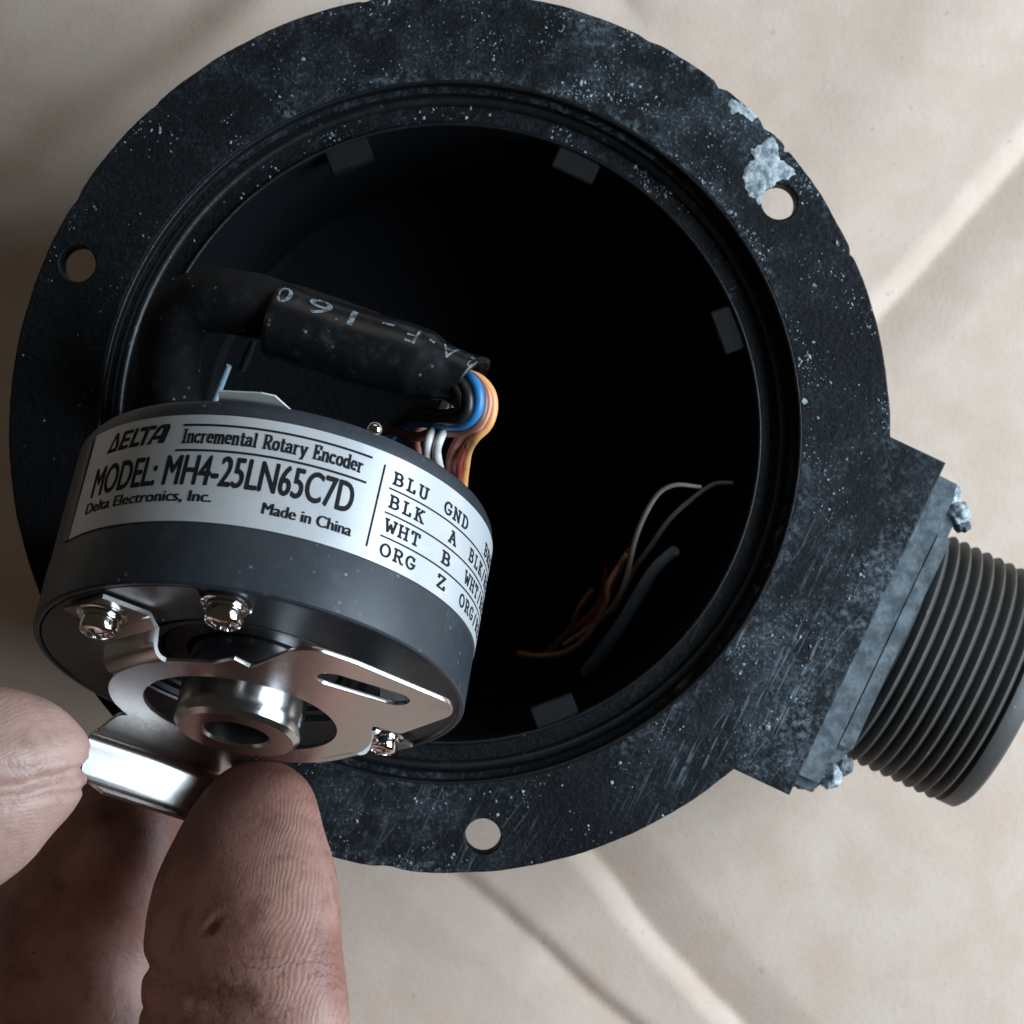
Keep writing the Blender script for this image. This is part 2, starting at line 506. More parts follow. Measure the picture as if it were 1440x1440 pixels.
# ------------------------------------------------------------------ setting: the sheet of cardboard
ZC = -62.0
def sheet():
    core = np.arange(-98, 98.01, .75)
    ext = 98 + np.cumsum(np.linspace(1.5, 14, 34))
    ax = np.concatenate([-ext[::-1], core, ext])
    X, Y = np.meshgrid(ax, ax, indexing='ij')
    Z = np.zeros_like(X)
    def line(p, q):
        a, b = P(*p, ZC)[:2], P(*q, ZC)[:2]
        d = (b - a) / np.linalg.norm(b - a)
        return (X - a[0]) * d[1] - (Y - a[1]) * d[0], (X - a[0]) * d[0] + (Y - a[1]) * d[1], np.linalg.norm(b - a)
    def bend(d, h, w0, w1):
        """V valley: slope down over w0 on the negative side, up over w1 on the other"""
        a = np.clip(1 + d / w0, 0, 1)
        b = np.clip(1 - d / w1, 0, 1)
        s = lambda t: t * t * .45 + t * .55
        return -h * np.where(d < 0, s(a), s(b))
    lim = lambda t, a, b: np.clip((t - a) / (b - a), 0, 1) ** 2 * (3 - 2 * np.clip((t - a) / (b - a), 0, 1))
    wob = np.vectorize(lambda x, y: mnoise.noise(Vector((x * .03, y * .03, 3.1))))(X, Y)
    wob2 = np.vectorize(lambda x, y: mnoise.noise(Vector((x * .12, y * .12, 8.1))))(X, Y)
    # crease running up to the right edge: valley, bright slope on its upper left
    d, t, L = line((1225, 470), (1440, 215))
    d = d + wob * 2.2 + wob2 * .35
    Z += bend(d, 1.9, 3.6, 10) * lim(t, -12, 4)
    # soft second fold above it
    d, t, L = line((960, 520), (1380, 0))
    Z += .8 * np.exp(-((d + wob * 4) / 9) ** 2) * lim(t, 0, 30)
    # two folds running down to the lower edge
    d, t, L = line((830, 1200), (1042, 1440))
    d = -(d + wob * 1.2 + wob2 * .3)
    Z += bend(d * -1, 2.2, 9, 3.2) * lim(t, -26, -8)
    d2, t, L = line((655, 1238), (890, 1440))
    d2 = d2 + wob * 1.5 + wob2 * .3
    Z += -1.5 * np.exp(-(np.clip(d2, 0, None) / 7) ** 2) * 0 + bend(d2, 1.3, 2.6, 8) * lim(t, -20, -6)
    # fold by the upper left rim
    d, t, L = line((300, 60), (430, -40))
    Z += 2.2 * np.exp(-((d + wob * 2) / 5) ** 2) * (1 / (1 + np.exp((t - 30) / 6)))
    d, t, L = line((840, -40), (920, 50))
    Z += bend(d + wob, 1.2, 5, 6) * lim(-t, -14, -4)
    Z += wob * .4 + wob2 * .10
    r = np.hypot(X, Y)
    k = np.clip((r - 40) / 10, 0, 1)
    Z = Z * k - 0.0
    n = len(ax)
    v = np.stack([X, Y, Z + ZC], -1).reshape(-1, 3) * MM
    i = np.arange(n * n).reshape(n, n)
    f = np.stack([i[:-1, :-1], i[1:, :-1], i[1:, 1:], i[:-1, 1:]], -1).reshape(-1, 4)
    me = bpy.data.meshes.new('cardboard_sheet')
    me.from_pydata(v.tolist(), [], f.tolist())
    o = link('cardboard_sheet', me, M['cardboard'], sharp=180)
    return tag(o, 'creased pale brown cardboard sheet lying under everything', None, None, 'structure')
sheet()

# ------------------------------------------------------------------ the black round housing
BA = math.radians(-25.2)                         # direction of the outlet boss
BD, BS = np.array([math.cos(BA), math.sin(BA)]), np.array([-math.sin(BA), math.cos(BA)])
H = empty('round_housing', (0, 0, ZC))
tag(H, 'open round black plastic housing with worn dusty rim and threaded outlet on cardboard', 'housing')
HO = Matrix.Translation((0, 0, -ZC * MM))        # children are written in world mm

def house(o):
    o.parent = H
    o.matrix_parent_inverse = HO.inverted() @ Matrix.Translation((0, 0, 0))
    o.matrix_parent_inverse = Matrix.Translation((0, 0, -ZC * MM))
    return o

def rim_outline():
    pts = []
    half = math.asin(25.0 / 60.0)
    nicks = [(math.radians(a), w, d) for a, w, d in ((52, .010, .5), (44, .014, .45), (40, .006, .6), (63, .02, .3), (101, .012, .25), (-98, .03, .35), (132, .01, .2), (24, .008, .35), (148, .02, .25))]
    n = 620
    for i in range(n + 1):
        a = BA + half + (2 * math.pi - 2 * half) * i / n
        r = 60 + .10 * mnoise.noise(Vector((math.cos(a) * 14, math.sin(a) * 14, 0))) + .05 * mnoise.noise(Vector((math.cos(a) * 60, math.sin(a) * 60, 4)))
        for na, w, d in nicks:
            da = (a - na + math.pi) % (2 * math.pi) - math.pi
            r -= d * math.exp(-(da / w) ** 2)
        pts.append((r * math.cos(a), r * math.sin(a)))
    for q, w in ((62.9, -25.0), (62.9, 25.0)):
        pts.append(tuple(BD * q + BS * w))
    # boss edge slightly ragged
    a, b = np.array(pts[-2]), np.array(pts[-1])
    edge = [tuple(a + (b - a) * t + BD * .14 * mnoise.noise(Vector((t * 30, 1, 1)))) for t in np.linspace(0, 1, 60)]
    return pts[:-2] + edge
HOLES = [(55.6, 155.6), (54.8, 35.0), (55.2, -85.3)]
loops = [rim_outline(), circle(0, 0, 47.9, 256)]
for r, a in HOLES:
    loops.append(circle(r * math.cos(math.radians(a)), r * math.sin(math.radians(a)), 2.45, 40))
house(link('flange', plate_mesh('flange', loops, -5.0, 0.0, .22), M['housing'], sharp=50))

cup = MB()
cup.lathe([(48.05, -.9), (47.8, -1.1), (47.55, -2.7), (47.4, -2.85), (46.75, -2.85), (46.6, -2.75), (46.5, -2.9), (46.15, -4.5), (45.9, -4.75), (43.0, -4.8), (42.75, -4.7), (42.55, -4.9), (42.3, -9), (40.6, -55),
           (39.5, -56.2), (0.01, -56.5), (0.01, -61.8), (48, -61.6), (49.6, -60), (52.4, -5.25), (51, -5.03), (48.3, -5.03)], 220, closed=True)
house(cup.build('cup_body', M['housing'], sharp=30))
def bead(r, z, t, n=16):
    return [(r + t * math.cos(2 * math.pi * i / n), z + t * math.sin(2 * math.pi * i / n)) for i in range(n)]
house(MB().lathe(bead(46.0, -4.45, .85), 260, closed=True).build('seal_lip', M['lip'], sharp=180))  # smooth beads added along the step edges to catch highlights
house(MB().lathe(bead(47.85, -.42, .36), 260, closed=True).build('seal_lip', M['lip'], sharp=180))
house(MB().lathe(bead(42.75, -4.75, .3), 260, closed=True).build('seal_lip', M['lip'], sharp=180))
MBoss = Matrix.Rotation(BA, 4, 'Z')
house(MB().box((44.5, -24.4, -50), (62.3, 24.4, -5.06), MBoss).build('outlet_boss', M['housing'], bevel=.5))
lugm = MB()
lugm.box((39.4, -3.1, -8.6), (42.9, 3.1, -4.9))
lm = lugm.mesh('lug')
bm = bmesh.new(); bm.from_mesh(lm)
bmesh.ops.bevel(bm, geom=bm.edges[:], offset=.2 * MM, segments=2, affect='EDGES')
bm.to_mesh(lm); bm.free()
for a in (110, 65, 20.5, -69.5, -115, -160, 155):
    o = house(link('lug', lm, M['inner']))
    o.rotation_euler.z = math.radians(a)
# a thin pale bar and a thin dark one inside the left wall
for rows, mt in (([(322, 514, -9, .42), (312, 538, -10, .48), (301, 566, -11, .48)], 'grey_blue'), ([(357, 478, -7, .5), (349, 498, -8, .6), (340, 520, -9, .6)], 'inner')):
    mb = MB()
    tube(mb, [tuple(P(a, b, z)) + (r,) for a, b, z, r in rows], 14, 12)
    house(mb.build('inner_rib', M[mt], sharp=60))

# outlet: gasket, square flange plate, threaded stub
def bossbox(name, q0, q1, w, z0, z1, mat, rag=0.0, bev=.5):
    mb = MB().box((q0, -w, z0), (q1, w, z1))
    me = mb.mesh(name)
    bm = bmesh.new(); bm.from_mesh(me)
    bmesh.ops.bevel(bm, geom=[e for e in bm.edges if abs((e.verts[0].co - e.verts[1].co).normalized().x) > .9], offset=bev * 6 * MM, segments=4, affect='EDGES')
    bmesh.ops.bevel(bm, geom=[e for e in bm.edges if e.calc_face_angle(0) > .9], offset=bev * .5 * MM, segments=2, affect='EDGES')
    bmesh.ops.subdivide_edges(bm, edges=bm.edges[:], cuts=3, use_grid_fill=True)
    bmesh.ops.triangulate(bm, faces=[f for f in bm.faces if len(f.verts) > 4])
    for v in bm.verts:
        v.co += Vector((.4, 1, 1)) * mnoise.noise(v.co * 450) * rag * MM
    bm.to_mesh(me); bm.free()
    me.transform(MBoss)
    return house(link(name, me, mat, sharp=50))
bossbox('gasket', 62.35, 66.6, 23.6, -47, -4.2, M['gasket'], .25, .25)
ZT = -22.5
bossbox('outlet_plate', 66.62, 68.9, 19.8, ZT - 19.8, ZT + 17.5, M['gasket'], .3, .6)
AX = Matrix.Rotation(BA, 4, 'Z') @ Matrix.Translation((0, 0, ZT)) @ Matrix.Rotation(math.pi / 2, 4, 'Y')
pr = [(12.6, 68.5), (16.9, 68.5), (16.9, 69.3)]
x, pitch = 69.3, 1.80
while x < 84.0:
    for t in np.linspace(0, 1, 9)[:-1]:
        c = .5 - .5 * math.cos(2 * math.pi * t)
        pr.append((16.7 + 1.25 * c ** .8, x + t * pitch))
    x += pitch
pr += [(16.7, x), (16.8, x + .15), (17.7, x + .35), (17.7, x + 2.6), (17.0, x + 3.2), (13.0, x + 3.2), (12.6, x + 2.6)]
house(MB().lathe(pr, 140, closed=True, M=AX).build('threaded_stub', M['fitting'], sharp=60))

def lump(name, centre, rad, mat, seed, squash=(1, 1, 1)):
    bm = bmesh.new()
    bmesh.ops.create_icosphere(bm, subdivisions=4, radius=1)
    for v in bm.verts:
        d = 1 + .35 * mnoise.noise(v.co * 1.6 + Vector((seed, 0, 0))) + .16 * mnoise.noise(v.co * 5 + Vector((0, seed, 0))) + .07 * mnoise.noise(v.co * 13)
        v.co = Vector((v.co.x * squash[0], v.co.y * squash[1], v.co.z * squash[2])) * rad * d * MM + Vector(centre) * MM
    me = bpy.data.meshes.new(name)
    bm.to_mesh(me); bm.free()
    me.transform(Matrix.Identity(4))
    return house(link(name, me, mat, sharp=180))
for w, q, r, sd in ((22.0, 66.9, 1.5, 1.0), (20.3, 69.0, 1.6, 7.0), (19.0, 70.2, 1.1, 2.0), (-20.6, 68.2, 1.9, 3.0), (-23.0, 65.0, 1.2, 5.0), (-18.6, 69.6, 1.3, 9.0), (-21.8, 66.6, 1.2, 11.0)):
    c = BD * q + BS * w
    lump('sealant_lump', (c[0], c[1], -10.0), r, M['residue'] if r > 1.4 else M['gasket'], sd, (1, 1, 1.6))

# chalky deposit beside the upper right hole
def deposit(name, px_pts, h, seed):
    pts = np.array([P(x, y, 0)[:2] for x, y in px_pts])
    c = pts.mean(0)
    q = spline(np.vstack([pts, pts[:1]]), 200)[:-1]
    q = np.array([p + (p - c) / np.linalg.norm(p - c) * .38 * mnoise.noise(Vector((p[0] * 1.6, p[1] * 1.6, seed))) + (p - c) / np.linalg.norm(p - c) * .2 * mnoise.noise(Vector((p[0] * 5, p[1] * 5, seed))) for p in q])
    v, f = [], []
    rings = [(1.0, .01), (.93, h * .8), (.7, h), (.35, h * .85)]
    m = len(q)
    for k, z in rings:
        for p in q:
            pp = c + (p - c) * k
            v.append((pp[0], pp[1], z + (.12 * mnoise.noise(Vector((pp[0], pp[1], seed))) if z > .05 else 0)))
    v.append((c[0], c[1], h * .8))
    for r in range(len(rings) - 1):
        for i in range(m):
            j = (i + 1) % m
            f.append((r * m + i, r * m + j, (r + 1) * m + j, (r + 1) * m + i))
    b = (len(rings) - 1) * m
    for i in range(m):
        f.append((b + i, b + (i + 1) % m, len(v) - 1))
    return house(MB().add(v, f).build(name, M['residue'], sharp=180))
deposit('chalky_deposit', [(1086, 190), (1094, 205), (1097, 222), (1118, 240), (1112, 250), (1097, 254), (1084, 262), (1073, 272), (1070, 287), (1056, 276), (1046, 255), (1048, 235), (1060, 222), (1055, 212), (1074, 200)], .13, 2)
deposit('chalky_deposit', [(1028, 138), (1050, 150), (1064, 164), (1056, 170), (1040, 158), (1030, 160), (1024, 150)], .10, 5)

# ------------------------------------------------------------------ encoder
EC = np.array([-24.24, -31.12, 28.5])
EN = np.array([-.173, -1, .468]); EN /= np.linalg.norm(EN)
E1 = np.array([1., 0, 0]) - EN * EN[0]; E1 /= np.linalg.norm(E1)
E2 = np.cross(EN, E1)
ROT = Matrix([[E1[i], E2[i], EN[i]] for i in range(3)])
ENC = empty('rotary_encoder', EC, ROT)
tag(ENC, 'black cylindrical encoder with silver printed label and steel hub held over the housing', 'encoder')

def F(px, py, s):
    """photo pixel -> (a, b) on the encoder's face plane at height s"""
    r = np.array([(px - 720) / FPX, -(py - 720) / FPX, -1.])
    o = EC + EN * s
    t = ((o - CAM) @ EN) / (r @ EN)
    p = CAM + r * t - o
    return (p @ E1, p @ E2)

LEN = 24.3
RB = 27.0
MB().lathe([(8.2, -3.2), (11.4, -3.2), (11.6, -1.9), (12.6, -1.9), (12.75, -1.35), (13.5, -1.35), (13.65, -1.8), (14.4, -1.8), (14.6, -1.1), (16.2, -1.1), (16.5, -.45),
            (26.2, -.45), (26.35, -.1), (26.55, 0), (26.95, -.05), (27.15, -.3), (27.1, -7.5), (RB, -8), (RB - .1, -21.8), (RB - .15, -23.6), (RB - .5, -LEN + .05), (RB - .9, -LEN), (.01, -LEN)],
           220).build('case', M['body'], ENC, sharp=28)
# dull plate covering the left part of the face
MB().lathe([(17.2, -.42), (17.3, -.12), (26.0, -.12), (26.15, -.42)], 70, math.radians(98), math.radians(232)).build('face_plate', M['plate'], ENC, sharp=30)
# bearing ring with fine marks
br = MB().lathe([(8.1, -3.1), (8.3, -2.2), (11.0, -2.2), (11.2, -3.1)], 120)
br.build('bearing_shield', M['face'], ENC, sharp=30)
mk = MB()
for i in range(40):
    mk.box((14.9, -.06, -1.12), (15.9, .06, -1.02), Matrix.Rotation(2 * math.pi * i / 40 + .05, 4, 'Z'))
mk.build('dial_marks', M['plate'], ENC, smooth=False)
# hub
MB().lathe([(4.05, -3), (4.05, 7.6), (4.35, 7.95), (7.2, 8.0), (7.85, 7.4), (7.9, 7.2), (7.9, 1.0), (7.6, .8), (7.6, -3)], 160, closed=True).build('hub', M['hub'], ENC, sharp=30)
# bore end, so the hub is not see-through
MB().lathe([(.01, -2.9), (4.6, -2.9)], 40).build('bore_floor', M['hub'], ENC)

# --- sheet steel bracket
SB, TH = 5.0, .55
arc = lambda a0, a1, r=16.5, n=24: [(r * math.cos(math.radians(a)), r * math.sin(math.radians(a)), 0) for a in np.linspace(a0, a1, n)]
outline = [(16.9, 3.0, .6), (20.1, 1.4, .8), (26.9, 10.9, 2.0), (26.9, 14.6, 2.4), (15.8, 23.3, 1.0), (11.2, 25.9, 1.6), (8.6, 24.4, 1.2), (3.0, 16.9, .4), (1.2, 18.9, .2), (-.6, 17.3, .8)]
outline += arc(96, 203)
outline += [(-16.6, -7.4, .8), (-20.35, -14.75, .7), (-4.95, -24.35, .3), (-1.2, -17.6, .9)]
outline += arc(268, 364)
s0, s1 = np.array(F(447, 947, SB)), np.array(F(575, 986, SB))
sd = (s1 - s0) / np.linalg.norm(s1 - s0)
sn = np.array([-sd[1], sd[0]])
SW = 2.15
slot = [tuple(s0 + sd * SW + SW * (math.cos(t) * sn + math.sin(t) * -sd)) for t in np.linspace(0, math.pi, 16)]
slot += [tuple(s1 - sd * SW + SW * (math.cos(t) * -sn + math.sin(t) * sd)) for t in np.linspace(0, math.pi, 16)]
flat = plate_mesh('plate', [rounded(outline), circle(0, 0, 12.1, 120), slot], SB - TH / 2, SB + TH / 2, .07)

def strip(path, width, centre_dir, side_dir, n=None):
    """bent sheet strip: path rows (r, s) along centre_dir; side widths per row; returns MB"""
    p = np.array(path, float)
    T = np.gradient(p, axis=0)
    T /= np.linalg.norm(T, axis=1)[:, None]
    Nn = np.stack([-T[:, 1], T[:, 0]], 1)
    v = []
    for i in range(len(p)):
        for sgn in (-.5, .5):
            q = p[i] + Nn[i] * TH * sgn
            for w in width[i]:
                xy = centre_dir * q[0] + side_dir * w
                v.append((xy[0], xy[1], q[1]))
    f = []
    for i in range(len(p) - 1):
        a, b = i * 4, i * 4 + 4
        f += [(a, a + 1, b + 1, b), (a + 2, b + 2, b + 3, a + 3), (a, b, b + 2, a + 2), (a + 1, a + 3, b + 3, b + 1)]
    f += [(0, 2, 3, 1), (b, b + 1, b + 3, b + 2)]
    return MB().add(v, f)

def leg_path():
    pts = [(15.2, SB)]
    for t in np.linspace(0, 80, 9):       # bend from plate level up to the riser
        t = math.radians(t)
        pts.append((16.0 + 1.6 * math.sin(t), SB - 1.6 * (1 - math.cos(t))))
    q = pts[-1]
    for t in np.linspace(80, 0, 9):
        t = math.radians(t)
        pts.append((q[0] + .25 + 1.6 * (math.sin(math.radians(80)) - math.sin(t)) * 0 + 1.5 * (1 - math.sin(t)) , max(.2, 1.75 - 1.5 * (1 - math.cos(math.radians(80) - t)))))
    pts.append((25.4, pts[-1][1]))
    return pts
lp = leg_path()
parts = [flat]
for az in (135, -45):
    cdv = np.array([math.cos(math.radians(az)), math.sin(math.radians(az))])
    sdv = np.array([-cdv[1], cdv[0]])
    wd = []
    for r, s in lp:
        k = min(1, max(0, (r - 20) / 5.4))
        wd.append((-5.1 + 1.2 * k, 5.1 - 1.2 * k))
    if az == -45:
        wd = [(a * .8, b * .8) for a, b in wd]
    parts.append(strip(lp, wd, cdv, sdv).mesh('leg'))
# upturned lip of the lower left wing
ld = np.array([-.522, -.853]); lsd = np.array([.853, -.522])
r0 = float(np.array([-20.35, -14.75]) @ ld)
path = [(r0 - .05, SB)]
def turn(a0, a1, rad, n):
    for t0, t1 in zip(np.linspace(a0, a1, n)[:-1], np.linspace(a0, a1, n)[1:]):
        m = math.radians((t0 + t1) / 2)
        d = rad * math.radians(t1 - t0)
        path.append((path[-1][0] + d * math.cos(m), path[-1][1] + d * math.sin(m)))
def run(a, L, n):
    for _ in range(n):
        path.append((path[-1][0] + L / n * math.cos(math.radians(a)), path[-1][1] + L / n * math.sin(math.radians(a))))
turn(0, 81, 1.8, 14); turn(81, 86, 46, 8); turn(86, 122, 2.4, 12); run(122, .6, 2)
w0, w1 = float(np.array([-20.35, -14.75]) @ lsd), float(np.array([-4.95, -24.35]) @ lsd)
wd = []
for i, _ in enumerate(path):
    k = i / (len(path) - 1)
    wd.append((w0 - .6 * math.sin(k * 3) + 3.2 * k ** 4, w1 + .3 * k - 3.2 * k ** 4))
parts.append(strip(path, wd, ld, lsd).mesh('lip'))
link('mounting_bracket', join(parts, 'mounting_bracket'), M['steel'], ENC, sharp=32)

# --- screws
def screw_mesh():
    mb = MB()
    mb.lathe([(.01, 0), (2.95, 0), (3.05, .12), (3.05, .5), (2.9, .62), (2.2, .62)], 48)
    mb.lathe([(2.1, .6), (2.55, .72), (2.6, .95), (2.5, 1.2), (2.1, 1.3)], 48)
    prof = [(2.1, 1.25), (2.32, 1.4), (2.35, 2.0), (2.25, 2.5)] + [(r, 2.5 + .75 * math.sqrt(max(0, 1 - (r / 2.3) ** 2))) for r in np.linspace(2.15, 0.02, 16)]
    b = len(mb.v)
    mb.lathe(prof, 72)
    for i in range(b, len(mb.v)):
        x, y, z = mb.v[i]
        if z > 2.5:
            d = min(abs(x), abs(y))
            r = math.hypot(x, y)
            if r < 1.65 and d < .34:
                mb.v[i] = (x, y, z - .9 * (1 - (r / 1.65) ** 3))
    return mb.mesh('screw')
sm = screw_mesh()
for (a, b, s, rz) in ((-16.0, 15.9, .55, .3), (-.4, 22.2, -.42, .7), (16.6, -12.6, .5, 1.1)):
    o = link('screw', sm, M['chrome'], ENC, sharp=40)
    o.location = Vector((a, b, s)) * MM
    o.rotation_euler.z = rz
    if b < 0: o.scale = (.86, .86, .86)
MB().lathe([(.01, 1.0), (.5, .87), (.87, .5), (1.0, 0), (.87, -.5), (.5, -.87), (.01, -1.0)], 24).build('solder_blob', M['chrome'], ENC).location = Vector((12.6, 22.75, -LEN - .6)) * MM  # small chrome ball added to stand for the glint at the rim
# pale film tab behind the rear rim
tq = [(-6.2, 24.6), (2.9, 24.2), (.9, 28.0), (-.7, 28.25), (-6.0, 27.25)]
MB().add([(a, b, -LEN - .5) for a, b in tq] + [(a, b, -LEN - .7) for a, b in tq],
         [(0, 1, 2, 3, 4), (9, 8, 7, 6, 5), (0, 5, 6, 1), (1, 6, 7, 2), (2, 7, 8, 3), (3, 8, 9, 4), (4, 9, 5, 0)]).build('film_tab', M['tab'], ENC, smooth=False)

# --- label and its print
RL = 27.14
def cylp(u, s, lift=0.0):
    a = math.pi / 2 - u / RL
    return ((RL + lift) * math.cos(a), (RL + lift) * math.sin(a), s)
def label_strip(u0, u1, sb, st, lift, th, n=120, skew=0.0):
    mb = MB()
    v = []
    for i in range(n + 1):
        t = i / n
        for sx, l in ((sb, lift), (st, lift), (st, lift + th), (sb, lift + th)):
            uu = u0 + (u1 - u0) * t + (skew * (1 - t) if sx == st else 0)
            v.append(cylp(uu, sx, l))
    f = []
    for i in range(n):
        a, b = 4 * i, 4 * i + 4
        f += [(a + k, a + (k + 1) % 4, b + (k + 1) % 4, b + k) for k in range(4)]
    f += [(0, 1, 2, 3), (4 * n + 3, 4 * n + 2, 4 * n + 1, 4 * n)]
    return mb.add(v, f)
LAB = label_strip(-25.9, 50, -8.0, -22.0, -.1, .16, skew=.5).build('label', M['label'], ENC, sharp=50)
label_strip(-27.6, -26.3, -8.1, -22.0, -.1, .12, 6).build('label_edge', M['plate'], ENC, sharp=50)

def text_mesh(txt, bold=0.0, shear=0.0, space=1.0, sub=0):
    cu = bpy.data.curves.new('t', 'FONT')
    cu.body = txt
    cu.size = 1
    cu.offset = bold
    cu.shear = shear
    cu.space_character = space
    cu.resolution_u = 4
    o = bpy.data.objects.new('t', cu)
    COL.objects.link(o)
    me = bpy.data.meshes.new_from_object(o.evaluated_get(bpy.context.evaluated_depsgraph_get()))
    bpy.data.objects.remove(o)
    if sub:
        bm = bmesh.new(); bm.from_mesh(me)
        bmesh.ops.triangulate(bm, faces=bm.faces[:])
        bmesh.ops.subdivide_edges(bm, edges=bm.edges[:], cuts=sub, use_grid_fill=True)
        bm.to_mesh(me); bm.free()
    v = np.array([p.co[:2] for p in me.vertices])
    f = [tuple(p.vertices) for p in me.polygons]
    bpy.data.meshes.remove(me)
    return v, f
CAPH = text_mesh('H')[0][:, 1].max()

INK = MB()
LIFT = [.09]
def put(v, f, u0, u1, base, cap, capheight):
    """lay flat lettering on the label: x range -> u0..u1, baseline at s=base, capitals reaching s=cap"""
    x0, x1 = v[:, 0].min(), v[:, 0].max()
    out = []
    for x, y in v:
        u = u0 + (x - x0) / (x1 - x0) * (u1 - u0)
        s = base + (cap - base) * y / capheight
        out.append(cylp(u, s, LIFT[0]))
    INK.add(out, f)
def bar(u0, u1, s, w):
    n = max(2, int(abs(u1 - u0) / .6))
    v, f = [], []
    for i in range(n + 1):
        u = u0 + (u1 - u0) * i / n
        v += [cylp(u, s - w / 2, .09), cylp(u, s + w / 2, .09)]
    f = [(2 * i, 2 * i + 2, 2 * i + 3, 2 * i + 1) for i in range(n)]
    INK.add(v, f)
for dx, dy in ((-.11, 0), (.11, 0), (0, .08), (0, -.08), (0, 0)):
    put(*text_mesh('MODEL: MH4-25LN65C7D'), -22.6 + dx, 12.35 + dx, -12.75 + dy, -16.55 + dy, CAPH)
    LIFT[0] += .003
for dx in (-.08, .0, .08):
    put(*text_mesh('Delta Electronics, Inc.'), -22.9 + dx, -4.0 + dx, -10.55, -11.95, CAPH)
    put(*text_mesh('Made in China'), 2.2 + dx, 12.9 + dx, -9.95, -11.4, CAPH)
    LIFT[0] += .003
bar(-9.7, 13.7, -20.62, .30)
bar(-10.0, 13.55, -17.25, .30)
for k, s in enumerate((-17.75, -14.6, -11.55)):
    bar(16.6, 46, s, .22)
vl = [cylp(15.0, -9.5, .09), cylp(15.26, -9.5, .09), cylp(15.6, -20.4, .09), cylp(15.34, -20.4, .09)]
INK.add(vl, [(0, 1, 2, 3)])

